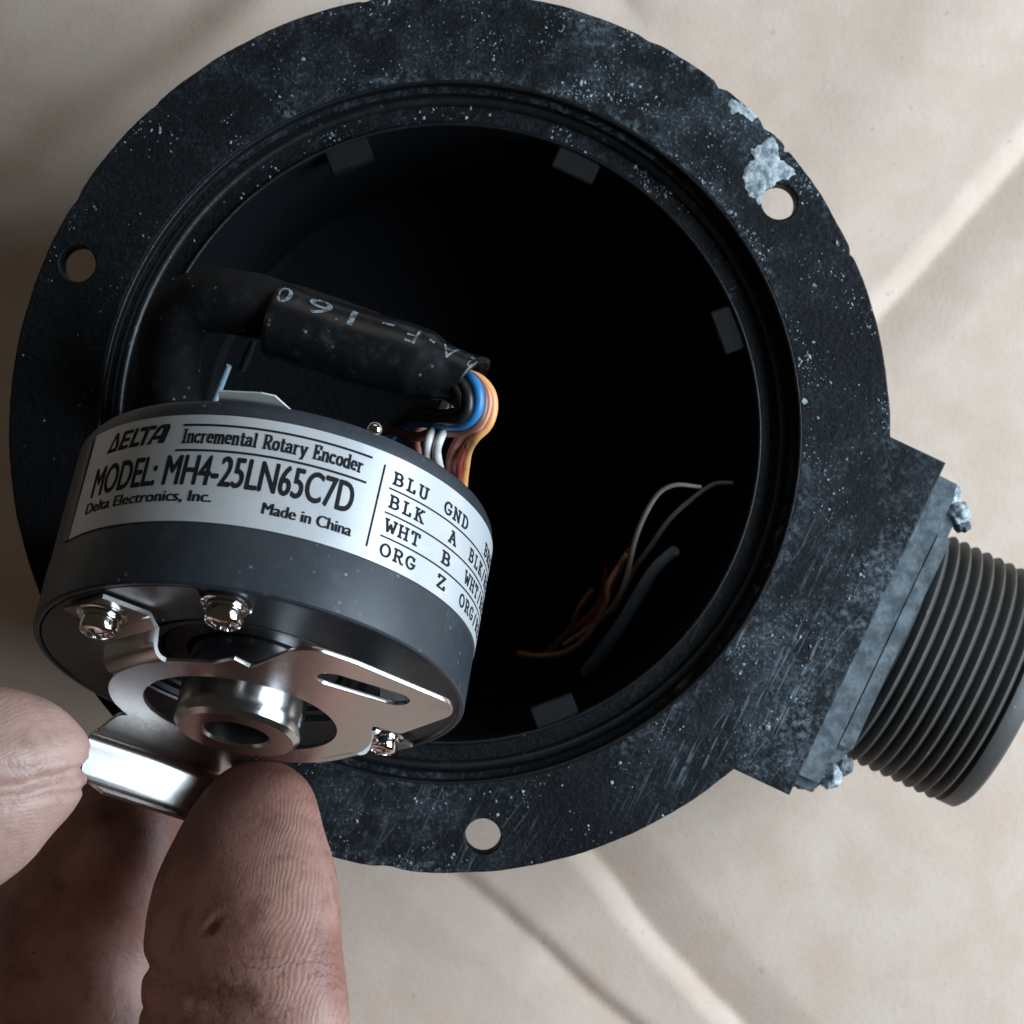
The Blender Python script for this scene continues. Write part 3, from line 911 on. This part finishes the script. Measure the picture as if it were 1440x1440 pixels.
# stroke letters with slab serifs
def arcp(cx, cy, rx, ry, a0, a1, n=10):
    return [(cx + rx * math.cos(math.radians(a)), cy + ry * math.sin(math.radians(a))) for a in np.linspace(a0, a1, n)]
G = {
 'B': (.70, [[(.16, 0), (.16, 1)], [(.04, 1), (.40, 1)] + arcp(.40, .76, .20, .24, 90, -90) + [(.16, .52)], [(.40, .52)] + arcp(.42, .26, .24, .26, 90, -90) + [(.04, 0)]]),
 'L': (.68, [[(.20, 0), (.20, 1)], [(.06, 1), (.36, 1)], [(.06, 0), (.62, 0), (.62, .26)]]),
 'U': (.76, [[(.15, 1), (.15, .32)] + arcp(.38, .30, .23, .30, 180, 360) + [(.61, 1)], [(.02, 1), (.28, 1)], [(.48, 1), (.74, 1)]]),
 'K': (.76, [[(.17, 0), (.17, 1)], [(.04, 1), (.32, 1)], [(.04, 0), (.32, 0)], [(.64, 1), (.18, .45)], [(.32, .60), (.68, 0)], [(.52, 1), (.74, 1)], [(.54, 0), (.78, 0)]]),
 'G': (.74, [arcp(.38, .5, .33, .5, 45, 325, 18) + [(.66, .42)], [(.42, .42), (.74, .42)], [(.62, .98), (.62, .74)]]),
 'N': (.80, [[(.14, 0), (.14, 1), (.64, 0), (.64, 1)], [(.0, 1), (.16, 1)], [(.0, 0), (.28, 0)], [(.50, 1), (.80, 1)]]),
 'D': (.74, [[(.16, 0), (.16, 1)], [(.04, 1), (.32, 1)] + arcp(.32, .5, .36, .5, 90, -90, 14) + [(.04, 0)]]),
 'A': (.80, [[(.10, 0), (.40, 1), (.70, 0)], [(.20, .36), (.60, .36)], [(.0, 0), (.24, 0)], [(.56, 0), (.80, 0)], [(.22, 1), (.40, 1)]]),
 'W': (.86, [[(.08, 1), (.24, 0), (.43, .66), (.62, 0), (.78, 1)], [(.0, 1), (.24, 1)], [(.62, 1), (.86, 1)]]),
 'H': (.78, [[(.14, 0), (.14, 1)], [(.64, 0), (.64, 1)], [(.14, .5), (.64, .5)], [(.02, 1), (.27, 1)], [(.02, 0), (.27, 0)], [(.51, 1), (.76, 1)], [(.51, 0), (.76, 0)]]),
 'T': (.74, [[(.06, .76), (.06, 1), (.68, 1), (.68, .76)], [(.37, 1), (.37, 0)], [(.22, 0), (.52, 0)]]),
 'O': (.76, [arcp(.38, .5, .33, .5, 0, 360, 24)]),
 'R': (.76, [[(.16, 0), (.16, 1)], [(.04, 1), (.40, 1)] + arcp(.40, .75, .22, .25, 90, -90) + [(.16, .50)], [(.38, .50), (.64, 0), (.78, 0)], [(.04, 0), (.30, 0)]]),
 'Z': (.70, [[(.08, .76), (.08, 1), (.60, 1), (.06, 0), (.62, 0), (.62, .26)]]),
 'E': (.70, [[(.16, 0), (.16, 1)], [(.04, 1), (.60, 1), (.60, .76)], [(.16, .52), (.42, .52)], [(.42, .64), (.42, .40)], [(.04, 0), (.62, 0), (.62, .26)]]),
 '/': (.60, [[(.08, -.12), (.52, 1.12)]]),
 'I': (.42, [[(.21, 0), (.21, 1)], [(.04, 1), (.38, 1)], [(.04, 0), (.38, 0)]]),
 'n': (.66, [[(.14, 0), (.14, .66)], [(.02, .66), (.16, .66)], [(.14, .46)] + arcp(.33, .46, .19, .20, 150, 0, 8) + [(.52, 0)], [(.02, 0), (.26, 0)], [(.41, 0), (.64, 0)]]),
 'm': (.98, [[(.14, 0), (.14, .66)], [(.02, .66), (.16, .66)], [(.14, .46)] + arcp(.31, .46, .17, .20, 150, 0, 8) + [(.48, 0)], [(.48, .46)] + arcp(.66, .46, .17, .20, 150, 0, 8) + [(.83, 0)], [(.02, 0), (.26, 0)], [(.40, 0), (.57, 0)], [(.74, 0), (.95, 0)]]),
 'c': (.54, [arcp(.29, .33, .23, .33, 40, 318, 14)]),
 'r': (.52, [[(.14, 0), (.14, .66)], [(.02, .66), (.16, .66)], [(.14, .44)] + arcp(.34, .44, .18, .21, 150, 50, 6), [(.02, 0), (.30, 0)]]),
 'e': (.56, [[(.06, .36), (.50, .36)] + arcp(.28, .34, .22, .32, 5, 318, 16)]),
 't': (.44, [[(.20, .90), (.20, .18)] + arcp(.32, .16, .12, .16, 180, 320, 6), [(.04, .66), (.40, .66)]]),
 'a': (.60, [arcp(.26, .46, .20, .20, 160, 0, 8) + [(.46, .05), (.58, 0)], arcp(.25, .19, .18, .19, 60, 330, 12), [(.28, .38), (.46, .38)]]),
 'l': (.34, [[(.17, 0), (.17, 1)], [(.03, 1), (.17, 1)], [(.03, 0), (.31, 0)]]),
 'o': (.60, [arcp(.30, .33, .23, .33, 0, 360, 18)]),
 'y': (.64, [[(.10, .66), (.32, .05)], [(.56, .66), (.26, -.24), (.10, -.28)], [(.0, .66), (.22, .66)], [(.44, .66), (.66, .66)]]),
 'd': (.64, [arcp(.28, .33, .21, .33, 20, 340, 14), [(.50, 1), (.50, 0), (.62, 0)], [(.36, 1), (.50, 1)]]),
 ' ': (.42, []),
}
def strokes(txt, w, gap=.10, mono=None, vw=None):
    V, Fc, x = [], [], 0.0
    for ch in txt:
        adv, pls = G[ch]
        off = x + ((mono - adv) / 2 if mono else 0)
        for pl in pls:
            for a, b in zip(pl[:-1], pl[1:]):
                a, b = np.array(a, float), np.array(b, float)
                L = np.linalg.norm(b - a)
                if L < 1e-6: continue
                d = (b - a) / L
                ww = w * (1.0 if abs(d[0]) > .8 or vw is None else vw)
                nn = np.array([-d[1], d[0]]) * ww / 2
                e = d * w * .3
                k = len(V)
                for q in (a - e - nn, b + e - nn, b + e + nn, a - e + nn):
                    V.append((q[0] + off, q[1]))
                Fc.append((k, k + 1, k + 2, k + 3))
        x += mono if mono else adv + gap
    return np.array(V), Fc
v, f = strokes('Incremental Rotary Encoder', .115, .07, vw=2.0)
put(v, f, -9.4, 12.8, -18.25, -20.0, 1.0)
for txt, u0, base in (('BLU', 16.9, -18.5), ('BLK', 16.95, -15.45), ('WHT', 16.9, -12.35), ('ORG', 16.9, -9.2), ('GND', 25.3, -18.5), ('A', 27.1, -15.45), ('B', 26.5, -12.35), ('Z', 26.4, -9.2),
                      ('BRN', 37.2, -18.5), ('BLK/RED', 32.4, -15.45), ('WHT/RED', 32.2, -12.35), ('ORG/RED', 31.9, -9.2)):
    v, f = strokes(txt, .175, mono=1.0)
    put(v, f, u0, u0 + 1.92 * len(txt) * .95, base, base - 1.5, 1.0)
INK.build('lettering', M['ink'], LAB, smooth=False)

# slanted wide logo letters
INK = MB()
def logo(poly, hole=None):
    W_, H_ = 10.7, 2.55
    sl = .28
    def m(p): return cylp(-21.5 + (p[0] + sl * p[1]) * W_ / 5.55, -18.35 - p[1] * H_, .09)
    loops_ = [poly] + ([hole] if hole else [])
    me = plate_mesh('g', loops_, 0, .2)
    vs = [(q.co[0] / MM, q.co[1] / MM, q.co[2]) for q in me.vertices]
    k = len(INK.v)
    INK.v += [m(q) for q in vs]
    for p in me.polygons:
        if abs(p.normal.z) > .9 and p.center.z > .1 * MM:
            INK.f.append(tuple(i + k for i in p.vertices))
    bpy.data.meshes.remove(me)
logo([(0, 0), (.98, 0), (1.0, .35), (.62, 1), (.34, 1)], [(.32, .2), (.72, .2), (.70, .36), (.50, .72), (.46, .72)])
logo([(1.12, 0), (2.0, 0), (2.0, .2), (1.42, .2), (1.42, .41), (1.92, .41), (1.92, .59), (1.42, .59), (1.42, .8), (2.0, .8), (2.0, 1), (1.12, 1)])
logo([(2.14, 0), (2.96, 0), (2.96, .22), (2.44, .22), (2.44, 1), (2.14, 1)])
logo([(3.1, 0), (3.42, 0), (3.42, .78), (3.9, .78), (3.9, 1), (2.62, 1), (2.62, .78), (3.1, .78)])
logo([(3.66, 0), (4.0, 0), (4.0, .22), (4.5, .22), (4.5, 0), (5.0, 0), (5.0, .84), (4.84, 1), (4.3, 1), (4.05, .9)], [(4.12, .42), (4.5, .42), (4.5, .8), (4.36, .8)])
INK.build('logo', M['ink'], LAB, smooth=False)

# ------------------------------------------------------------------ cable with heat shrink and wires
CB = empty('signal_cable', P(540, 490, 20))
tag(CB, 'black cable in heat shrink sleeve with coloured wires looping behind the encoder', 'cable')
def cabl(o):
    o.parent = CB
    o.matrix_parent_inverse = Matrix.Translation(-CB.location)
    return o
def pl(rows): return [tuple(P(a, b, z)) + (r,) for a, b, z, r in rows]
mb = MB()
tube(mb, pl([(520, 480, 18.5, 3.9), (430, 450, 18, 4.0), (350, 428, 17, 4.1), (288, 424, 15, 4.15), (248, 452, 12, 4.2), (238, 510, 8, 4.2), (243, 600, 2, 4.2), (270, 700, -10, 4.1), (330, 760, -28, 4.0), (420, 780, -48, 4.0)]), 90, 28, .05)
cabl(mb.build('sheath', M['cable'], sharp=60))

HS = spline([tuple(P(a, b, z)) + (r,) for a, b, z, r in ((386, 449, 18, 4.75), (400, 453, 18.2, 4.85), (450, 470, 18.8, 4.75), (510, 489, 19.5, 4.75), (560, 502, 20, 4.7), (590, 512, 20.4, 4.6), (612, 520, 20.8, 3.9), (632, 526, 21, 3.45), (655, 535, 21.3, 3.3), (662, 537.5, 21.4, 3.3))], 90)
HT, HU, HV = frames(HS[:, :3])
def shrink_pt(t, ang, lift=0.0, inner=False):
    q = max(0, min(len(HS) - 1.001, t * (len(HS) - 1)))
    i = int(q); k = q - i
    c = HS[i] * (1 - k) + HS[i + 1] * k
    u = HU[i] * (1 - k) + HU[i + 1] * k
    v_ = HV[i] * (1 - k) + HV[i + 1] * k
    fl = max(0, (t - .68) / .32)                      # flattened towards the mouth
    r = c[3] + lift
    wr = .24 * mnoise.noise(Vector((t * 9, math.cos(ang) * 1.2, math.sin(ang) * 1.2))) * (.4 + fl)
    r += wr
    skew = (math.cos(ang) * .0 + math.sin(ang - .5) * .0) * fl
    return c[:3] + u * math.cos(ang) * r * (1 + .10 * fl) + v_ * math.sin(ang) * r * (1 - .06 * fl) + HT[min(i, 88)] * (1.3 * fl * fl * math.cos(ang - 2.6))
mb = MB()
nt, na = 90, 44
v = [shrink_pt(i / (nt - 1), 2 * math.pi * j / na) for i in range(nt) for j in range(na)]
v += [shrink_pt(1 - .16 * i / 9, 2 * math.pi * j / na, -.55) for i in range(10) for j in range(na)]
f = [(i * na + j, i * na + (j + 1) % na, (i + 1) * na + (j + 1) % na, (i + 1) * na + j) for i in range(nt + 9) for j in range(na)]
f.append(tuple(range(na))[::-1])
mb.add(v, f)
SL = cabl(mb.build('heat_shrink', M['shrink'], sharp=60))
# worn white print on the sleeve, upside down to the viewer
angs = np.linspace(0, 2 * math.pi, 360)
def ang_for(t, want):
    """angle on the sleeve whose outward direction points most along want"""
    c = shrink_pt(t, 0) * 0 + HS[int(t * 89)][:3]
    return max(angs, key=lambda a: (shrink_pt(t, a) - c) @ np.array(want))
mb = MB()
for ch, t, k in (('0', .10, 1.0), ('6', .215, 1.0), ('1', .30, 1.0), ('-', .40, 1.0), ('F', .50, 1.0), ('-', .615, 1.0), ('A', .745, 1.05), ('2', .90, .9)):
    vv, ff = text_mesh(ch, sub=4)
    xm, ym = (vv[:, 0].min() + vv[:, 0].max()) / 2, CAPH / 2
    a0 = ang_for(min(t, .98), (.1, .66, .74))
    sgn = 1 if (shrink_pt(t, a0 + .1) - shrink_pt(t, a0))[1] > 0 else -1
    hgt, Ls = 2.55 * k, 27.0
    out = []
    for x, y in vv:
        dx, dy = (x - xm) / CAPH * hgt * 1.1, (y - ym) / CAPH * hgt
        out.append(shrink_pt(t - dx / Ls, a0 - sgn * dy / 4.7, .06))
    mb.add(out, ff)
pr_ = mb.build('print', M['white_ink'], SL, smooth=False)
pr_.matrix_parent_inverse = Matrix.Identity(4)

wires = [
 ('blue_wire', 'blue', [(630, 520, 21, .8), (652, 526, 22, .8), (665, 535, 23.2, .82), (673, 553, 24, .82), (671, 578, 23.8, .82), (655, 595, 22.5, .82), (630, 598, 20.5, .82), (597, 594, 17, .82), (570, 597, 12, .8), (540, 622, 4, .8)]),
 ('black_wire', 'black_wire', [(630, 525, 22, .8), (648, 537, 23.5, .8), (658, 556, 24.4, .8), (657, 577, 24.4, .8), (642, 590, 23.2, .8), (610, 589, 20, .8), (575, 585, 15, .8), (540, 610, 6, .8)]),
 ('black_wire', 'black_wire', [(630, 532, 22.6, .7), (642, 548, 23.8, .7), (648, 563, 24, .7), (644, 577, 23.5, .7), (622, 582, 21, .7), (585, 580, 16, .7), (550, 610, 6, .7)]),
 ('brown_wire', 'brown', [(640, 524, 20.4, .7), (664, 530, 21.2, .7), (679, 548, 22, .7), (681, 572, 22.4, .72), (671, 597, 22, .72), (648, 607, 20.5, .72), (614, 609, 18, .75), (580, 615, 15, .75), (548, 606, 11, .75), (520, 630, 2, .7)]),
 ('salmon_wire', 'salmon', [(640, 522, 19.6, .7), (668, 530, 20.4, .7), (685, 552, 21, .7), (686, 577, 21, .7), (672, 601, 20.5, .72), (650, 613, 18, .75), (637, 634, 14, .75), (633, 660, 10, .75), (634, 700, 4, .7)]),
 ('red_wire', 'red', [(640, 524, 18.8, .6), (672, 534, 19, .6), (686, 560, 19.2, .6), (680, 590, 19, .6), (662, 612, 18, .6), (648, 640, 15, .6), (644, 668, 11, .6), (644, 710, 2, .6)]),
 ('orange_wire', 'orange', [(640, 522, 20.4, .7), (672, 531, 20.6, .72), (690, 551, 20.8, .75), (693, 576, 20.8, .78), (685, 599, 20.5, .78), (668, 616, 19.5, .78), (658, 633, 15, .76), (654, 656, 11, .76), (651, 682, 7, .76), (650, 730, 0, .7)]),
 ('white_wire', 'white_wire', [(640, 560, 15, .65), (632, 590, 16, .65), (621, 612, 20, .7), (614, 632, 20, .72), (617, 655, 16, .72), (625, 690, 2, .7)]),
 ('white_wire', 'white_wire', [(630, 560, 14, .65), (616, 590, 15, .65), (605, 612, 20, .68), (600, 634, 19.5, .7), (603, 660, 14, .7), (610, 690, 0, .7)]),
 ('salmon_wire', 'salmon', [(610, 580, 12, .55), (598, 598, 14, .55), (588, 604, 14, .55), (586, 622, 11, .55), (590, 650, 4, .55)]),
]
for nm, mt, rows in wires:
    mb = MB()
    tube(mb, pl([(a, b, z, r * .86) for a, b, z, r in rows]), 60, 14, .06)
    cabl(mb.build(nm, M[mt], sharp=70))

# ------------------------------------------------------------------ loose wires in the depth of the housing
c8 = lambda u, v_: (660 + u / 3.13, 600 + v_ / 3.13)
LW = empty('loose_wires', P(800, 900, -50))
tag(LW, 'dim bundle of loose thin wires and a grey blue lead deep inside the housing', 'wires')
def loose(nm, mt, rows):
    mb = MB()
    tube(mb, [tuple(P(*c8(a, b), z + 6)) + (r * (.82 - .3 * i / len(rows)),) for i, (a, b, z, r) in enumerate(rows)], 60, 12, .06)
    o = mb.build(nm, M[mt], sharp=70)
    o.parent = LW
    o.matrix_parent_inverse = Matrix.Translation(-LW.location)
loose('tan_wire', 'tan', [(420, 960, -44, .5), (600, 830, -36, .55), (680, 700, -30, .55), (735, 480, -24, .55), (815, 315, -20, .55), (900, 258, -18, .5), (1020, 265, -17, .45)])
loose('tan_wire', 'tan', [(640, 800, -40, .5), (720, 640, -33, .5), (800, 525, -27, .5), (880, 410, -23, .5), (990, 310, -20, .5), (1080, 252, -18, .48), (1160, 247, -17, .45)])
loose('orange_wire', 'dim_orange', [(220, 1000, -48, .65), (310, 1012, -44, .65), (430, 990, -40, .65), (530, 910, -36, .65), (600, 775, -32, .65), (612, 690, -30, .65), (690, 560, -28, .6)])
loose('brown_wire', 'brown', [(330, 1010, -46, .6), (380, 960, -42, .6), (450, 880, -39, .6), (480, 800, -37, .6), (540, 715, -36, .6)])
loose('red_wire', 'red', [(350, 1000, -48, .6), (440, 910, -43, .6), (540, 820, -40, .6), (590, 720, -38, .6), (600, 630, -36, .6)])
loose('brown_wire', 'brown', [(480, 930, -42, .6), (570, 810, -38, .6), (640, 680, -34, .6), (700, 540, -31, .6)])
loose('sheathed_lead', 'grey_blue', [(520, 1080, -50, 1.3), (610, 955, -42, 1.35), (690, 840, -36, 1.4), (760, 720, -31, 1.45), (825, 620, -27, 1.45), (905, 545, -24, 1.4)])

# ------------------------------------------------------------------ the hand
def hand():
    mb = MB()
    A = pl([(345, 1760, 26, 15), (340, 1560, 28, 16), (340, 1450, 27, 16), (340, 1340, 24, 15.0), (342, 1250, 20.5, 13.4), (350, 1180, 17.5, 11.0), (362, 1128, 15.2, 9.2), (368, 1092, 14, 6.8), (370, 1067, 13.6, 3.0)])
    B = pl([(150, 1760, 2, 15), (120, 1560, -4, 15.5), (120, 1420, -7, 15), (135, 1310, -7, 13.4), (160, 1220, -5, 11.6), (185, 1160, -3, 9.4), (205, 1118, -2, 6.0), (212, 1092, -2, 1.6)])
    E = pl([(60, 1800, -2, 16), (-20, 1600, -8, 15.5), (0, 1460, -12, 14.5), (40, 1360, -14, 13), (75, 1290, -14, 10.5), (95, 1250, -13, 7), (100, 1230, -13, 2)])
    C = pl([(-250, 1640, 28, 17), (-330, 1420, 34, 15.5), (-250, 1250, 40, 14), (-130, 1150, 43, 13), (-55, 1112, 43.5, 12.1), (12, 1082, 43, 10.6), (68, 1064, 42, 7.8), (104, 1053, 41, 4.6), (121, 1048, 40.5, 1.2)])
    L = pl([(450, 1960, 4, 11), (560, 1900, -10, 10), (600, 1820, -22, 9), (560, 1760, -28, 8), (500, 1745, -26, 6), (475, 1742, -25, 1.5)])
    Wr = pl([(120, 1700, 14, 20), (120, 1850, 12, 27), (90, 2000, 8, 28), (0, 2200, 4, 24), (-120, 2450, 0, 23), (-260, 2750, 0, 24)])
    K = pl([(-260, 1620, 28, 16), (-120, 1800, 20, 20), (60, 1900, 10, 24)])
    K2 = pl([(300, 1780, 14, 18), (420, 1930, 6, 18), (300, 2050, 4, 22), (60, 2100, 6, 24)])
    tube(mb, A, 70, 36, 0, (.76, 0, .65), .62)
    for d in (B, C, E, L, Wr, K, K2):
        tube(mb, d, 60, 28)
    me = mb.mesh('hand')
    o = bpy.data.objects.new('hand', me)
    COL.objects.link(o)
    m = o.modifiers.new('r', 'REMESH')
    m.mode = 'VOXEL'
    m.voxel_size = .62 * MM
    m2 = o.modifiers.new('s', 'SMOOTH')
    m2.iterations = 10
    m2.factor = .5
    me2 = bpy.data.meshes.new_from_object(o.evaluated_get(bpy.context.evaluated_depsgraph_get()))
    bpy.data.objects.remove(o)
    n = len(me2.vertices)
    co = np.empty(n * 3); me2.vertices.foreach_get('co', co); co = co.reshape(-1, 3) / MM
    no = np.empty(n * 3); me2.vertices.foreach_get('normal', no); no = no.reshape(-1, 3)
    def near(d, cnt=140):
        q = spline(d, cnt)
        best = np.full(n, 1e9); idx = np.zeros(n, int)
        for i, p in enumerate(q):
            r = ((co - p[:3]) ** 2).sum(1) / max(p[3], 3) ** 2
            k = r < best
            best[k] = r[k]; idx[k] = i
        al = np.concatenate([[0], np.cumsum(np.linalg.norm(np.diff(q[:, :3], axis=0), axis=1))])
        return q, idx, best, al[-1] - al[idx]
    disp = np.zeros(n)
    qa, ia, ba, ua = near(A)
    isA = np.clip(1.5 - np.sqrt(ba), 0, 1) * 2
    isA = np.clip(isA, 0, 1)
    side = co[:, 0] - qa[ia, 0]
    # finger A: pad bulges, crease near the lower frame edge, small cut
    leftish = 1 / (1 + np.exp((side - 1.0) / 1.5))
    disp -= isA * leftish * 1.0 * np.exp(-((ua - 33 + .03 * side ** 2) / 1.3) ** 2)
    disp -= isA * leftish * .4 * np.exp(-((ua - 36.5 + .02 * side ** 2) / .9) ** 2)
    disp += isA * .6 * np.exp(-((ua - 18) / 9) ** 2)
    cut = P(302, 1302, 33)
    dd = co - cut
    along = dd[:, 0] * .8 + dd[:, 1] * .6
    acr = -dd[:, 0] * .6 + dd[:, 1] * .8
    disp -= np.where(dd[:, 2] > -8, 1, 0) * .5 * np.exp(-(along / 1.2) ** 2 - (acr / .4) ** 2)
    disp += np.where(dd[:, 2] > -8, 1, 0) * .2 * np.exp(-(along / 1.5) ** 2 - ((acr - .8) / .5) ** 2)
    # thumb C: deep crease across the tip and cracked folds
    qc, ic, bc, uc = near(C)
    isC = np.clip((1.5 - np.sqrt(bc)) * 2, 0, 1)
    yline = co[:, 1] - (P(50, 1093, 45)[1] + .10 * (co[:, 0] - P(50, 1093, 45)[0]))
    yline = yline + .6 * np.array([mnoise.noise(Vector(p * .25)) for p in co])
    disp -= isC * 1.25 * np.exp(-(yline / .75) ** 2)
    disp -= isC * .45 * np.exp(-((yline + 2.1) / .4) ** 2)
    disp -= isC * .35 * np.exp(-((yline - 1.7) / .4) ** 2)
    disp += isC * .35 * np.exp(-((yline - 3.5) / 2.2) ** 2)
    lowf = np.array([mnoise.noise(Vector(p * .10)) for p in co])
    disp += .45 * lowf
    co2 = co + no * disp[:, None]
    me2.vertices.foreach_set('co', (co2 * MM).ravel())
    # ridge field of the finger print: loops round the pad of A and of C
    q = np.hypot(side * 1.0, (ua - 15) * .42)
    q2 = np.hypot(co[:, 1] - qc[ic, 1], (uc - 10) * .5)
    useC = bc < ba
    ridge = np.where(useC, q2, q)
    wgt = np.clip((np.where(useC, isC * .55, isA) - .2) * 1.4, 0, 1) * np.clip((42 - ua) / 6, 0, 1)
    wgt = np.where(useC, isC * .5, wgt)
    wgt *= np.where(useC, 1, np.clip((side - .5) / 6, .05, 1))
    tr = np.where(isA > .5, np.abs(ua - 34.5), 50)
    tr = np.where(useC, 50 + 30 * isC, tr)
    at = me2.attributes.new('ridge', 'FLOAT_VECTOR', 'POINT')
    at.data.foreach_set('vector', np.stack([ridge, wgt, tr], 1).ravel())
    me2.materials.clear()
    h = link('hand', me2, M['skin'], sharp=180)
    tag(h, 'bare work-worn hand pinching the bent steel lip of the encoder bracket', 'hand')
hand()

# ------------------------------------------------------------------ grit lying on the rim and ledge
def grit():
    bm0 = bmesh.new()
    bmesh.ops.create_icosphere(bm0, subdivisions=1, radius=1)
    base = np.array([v.co[:] for v in bm0.verts])
    tri = [tuple(v.index for v in f.verts) for f in bm0.faces]
    bm0.free()
    V, Fc = [], []
    def dens(a):
        d = lambda c, w: math.exp(-(((a - c + 180) % 360 - 180) / w) ** 2)
        return .06 + .75 * d(66, 36) + .22 * d(112, 28) + .45 * d(30, 30) + .5 * d(-30, 28) + .35 * d(-95, 25)
    cnt = 0
    while cnt < 1900:
        a = random.uniform(-180, 180)
        if random.random() > dens(a): continue
        zone = random.random()
        if zone < .72:
            r, z = random.uniform(48.3, 59.7), 0.0
            if random.random() < .45: r = 48.3 + abs(random.gauss(0, 2.2))
            if random.random() < .2: r = 59.8 - abs(random.gauss(0, 1.2))
            r = min(59.8, r)
        else:
            if dens(a) < .3 and random.random() < .5: continue
            r, z = random.uniform(42.9, 45.8), -4.78
            if math.cos(math.radians(a - 95)) < .35: continue
        p = np.array([r * math.cos(math.radians(a)), r * math.sin(math.radians(a))])
        if any(math.hypot(p[0] - h * math.cos(math.radians(b)), p[1] - h * math.sin(math.radians(b))) < 2.9 for h, b in HOLES): continue
        if mnoise.noise(Vector((p[0] * .16, p[1] * .16, 9))) < random.uniform(-.1, .42): continue
        s = min(.38, .055 * math.exp(abs(random.gauss(0, .62))))
        sc = np.array([random.uniform(.6, 1.4), random.uniform(.6, 1.4), random.uniform(.4, .9)]) * s
        th = random.uniform(0, 6.28)
        b = base * (1 + rng.normal(0, .18, (len(base), 1))) * sc
        b = np.stack([b[:, 0] * math.cos(th) - b[:, 1] * math.sin(th), b[:, 0] * math.sin(th) + b[:, 1] * math.cos(th), b[:, 2]], 1)
        b += (p[0], p[1], z + sc[2] * .3)
        k = len(V)
        V.extend(map(tuple, b)); Fc.extend(tuple(i + k for i in t) for t in tri)
        cnt += 1
    me = bpy.data.meshes.new('grit')
    me.from_pydata([(x * MM, y * MM, z * MM) for x, y, z in V], [], Fc)
    o = house(link('grit', me, M['grit'], smooth=False))
    tag(o, kind='stuff')
grit()
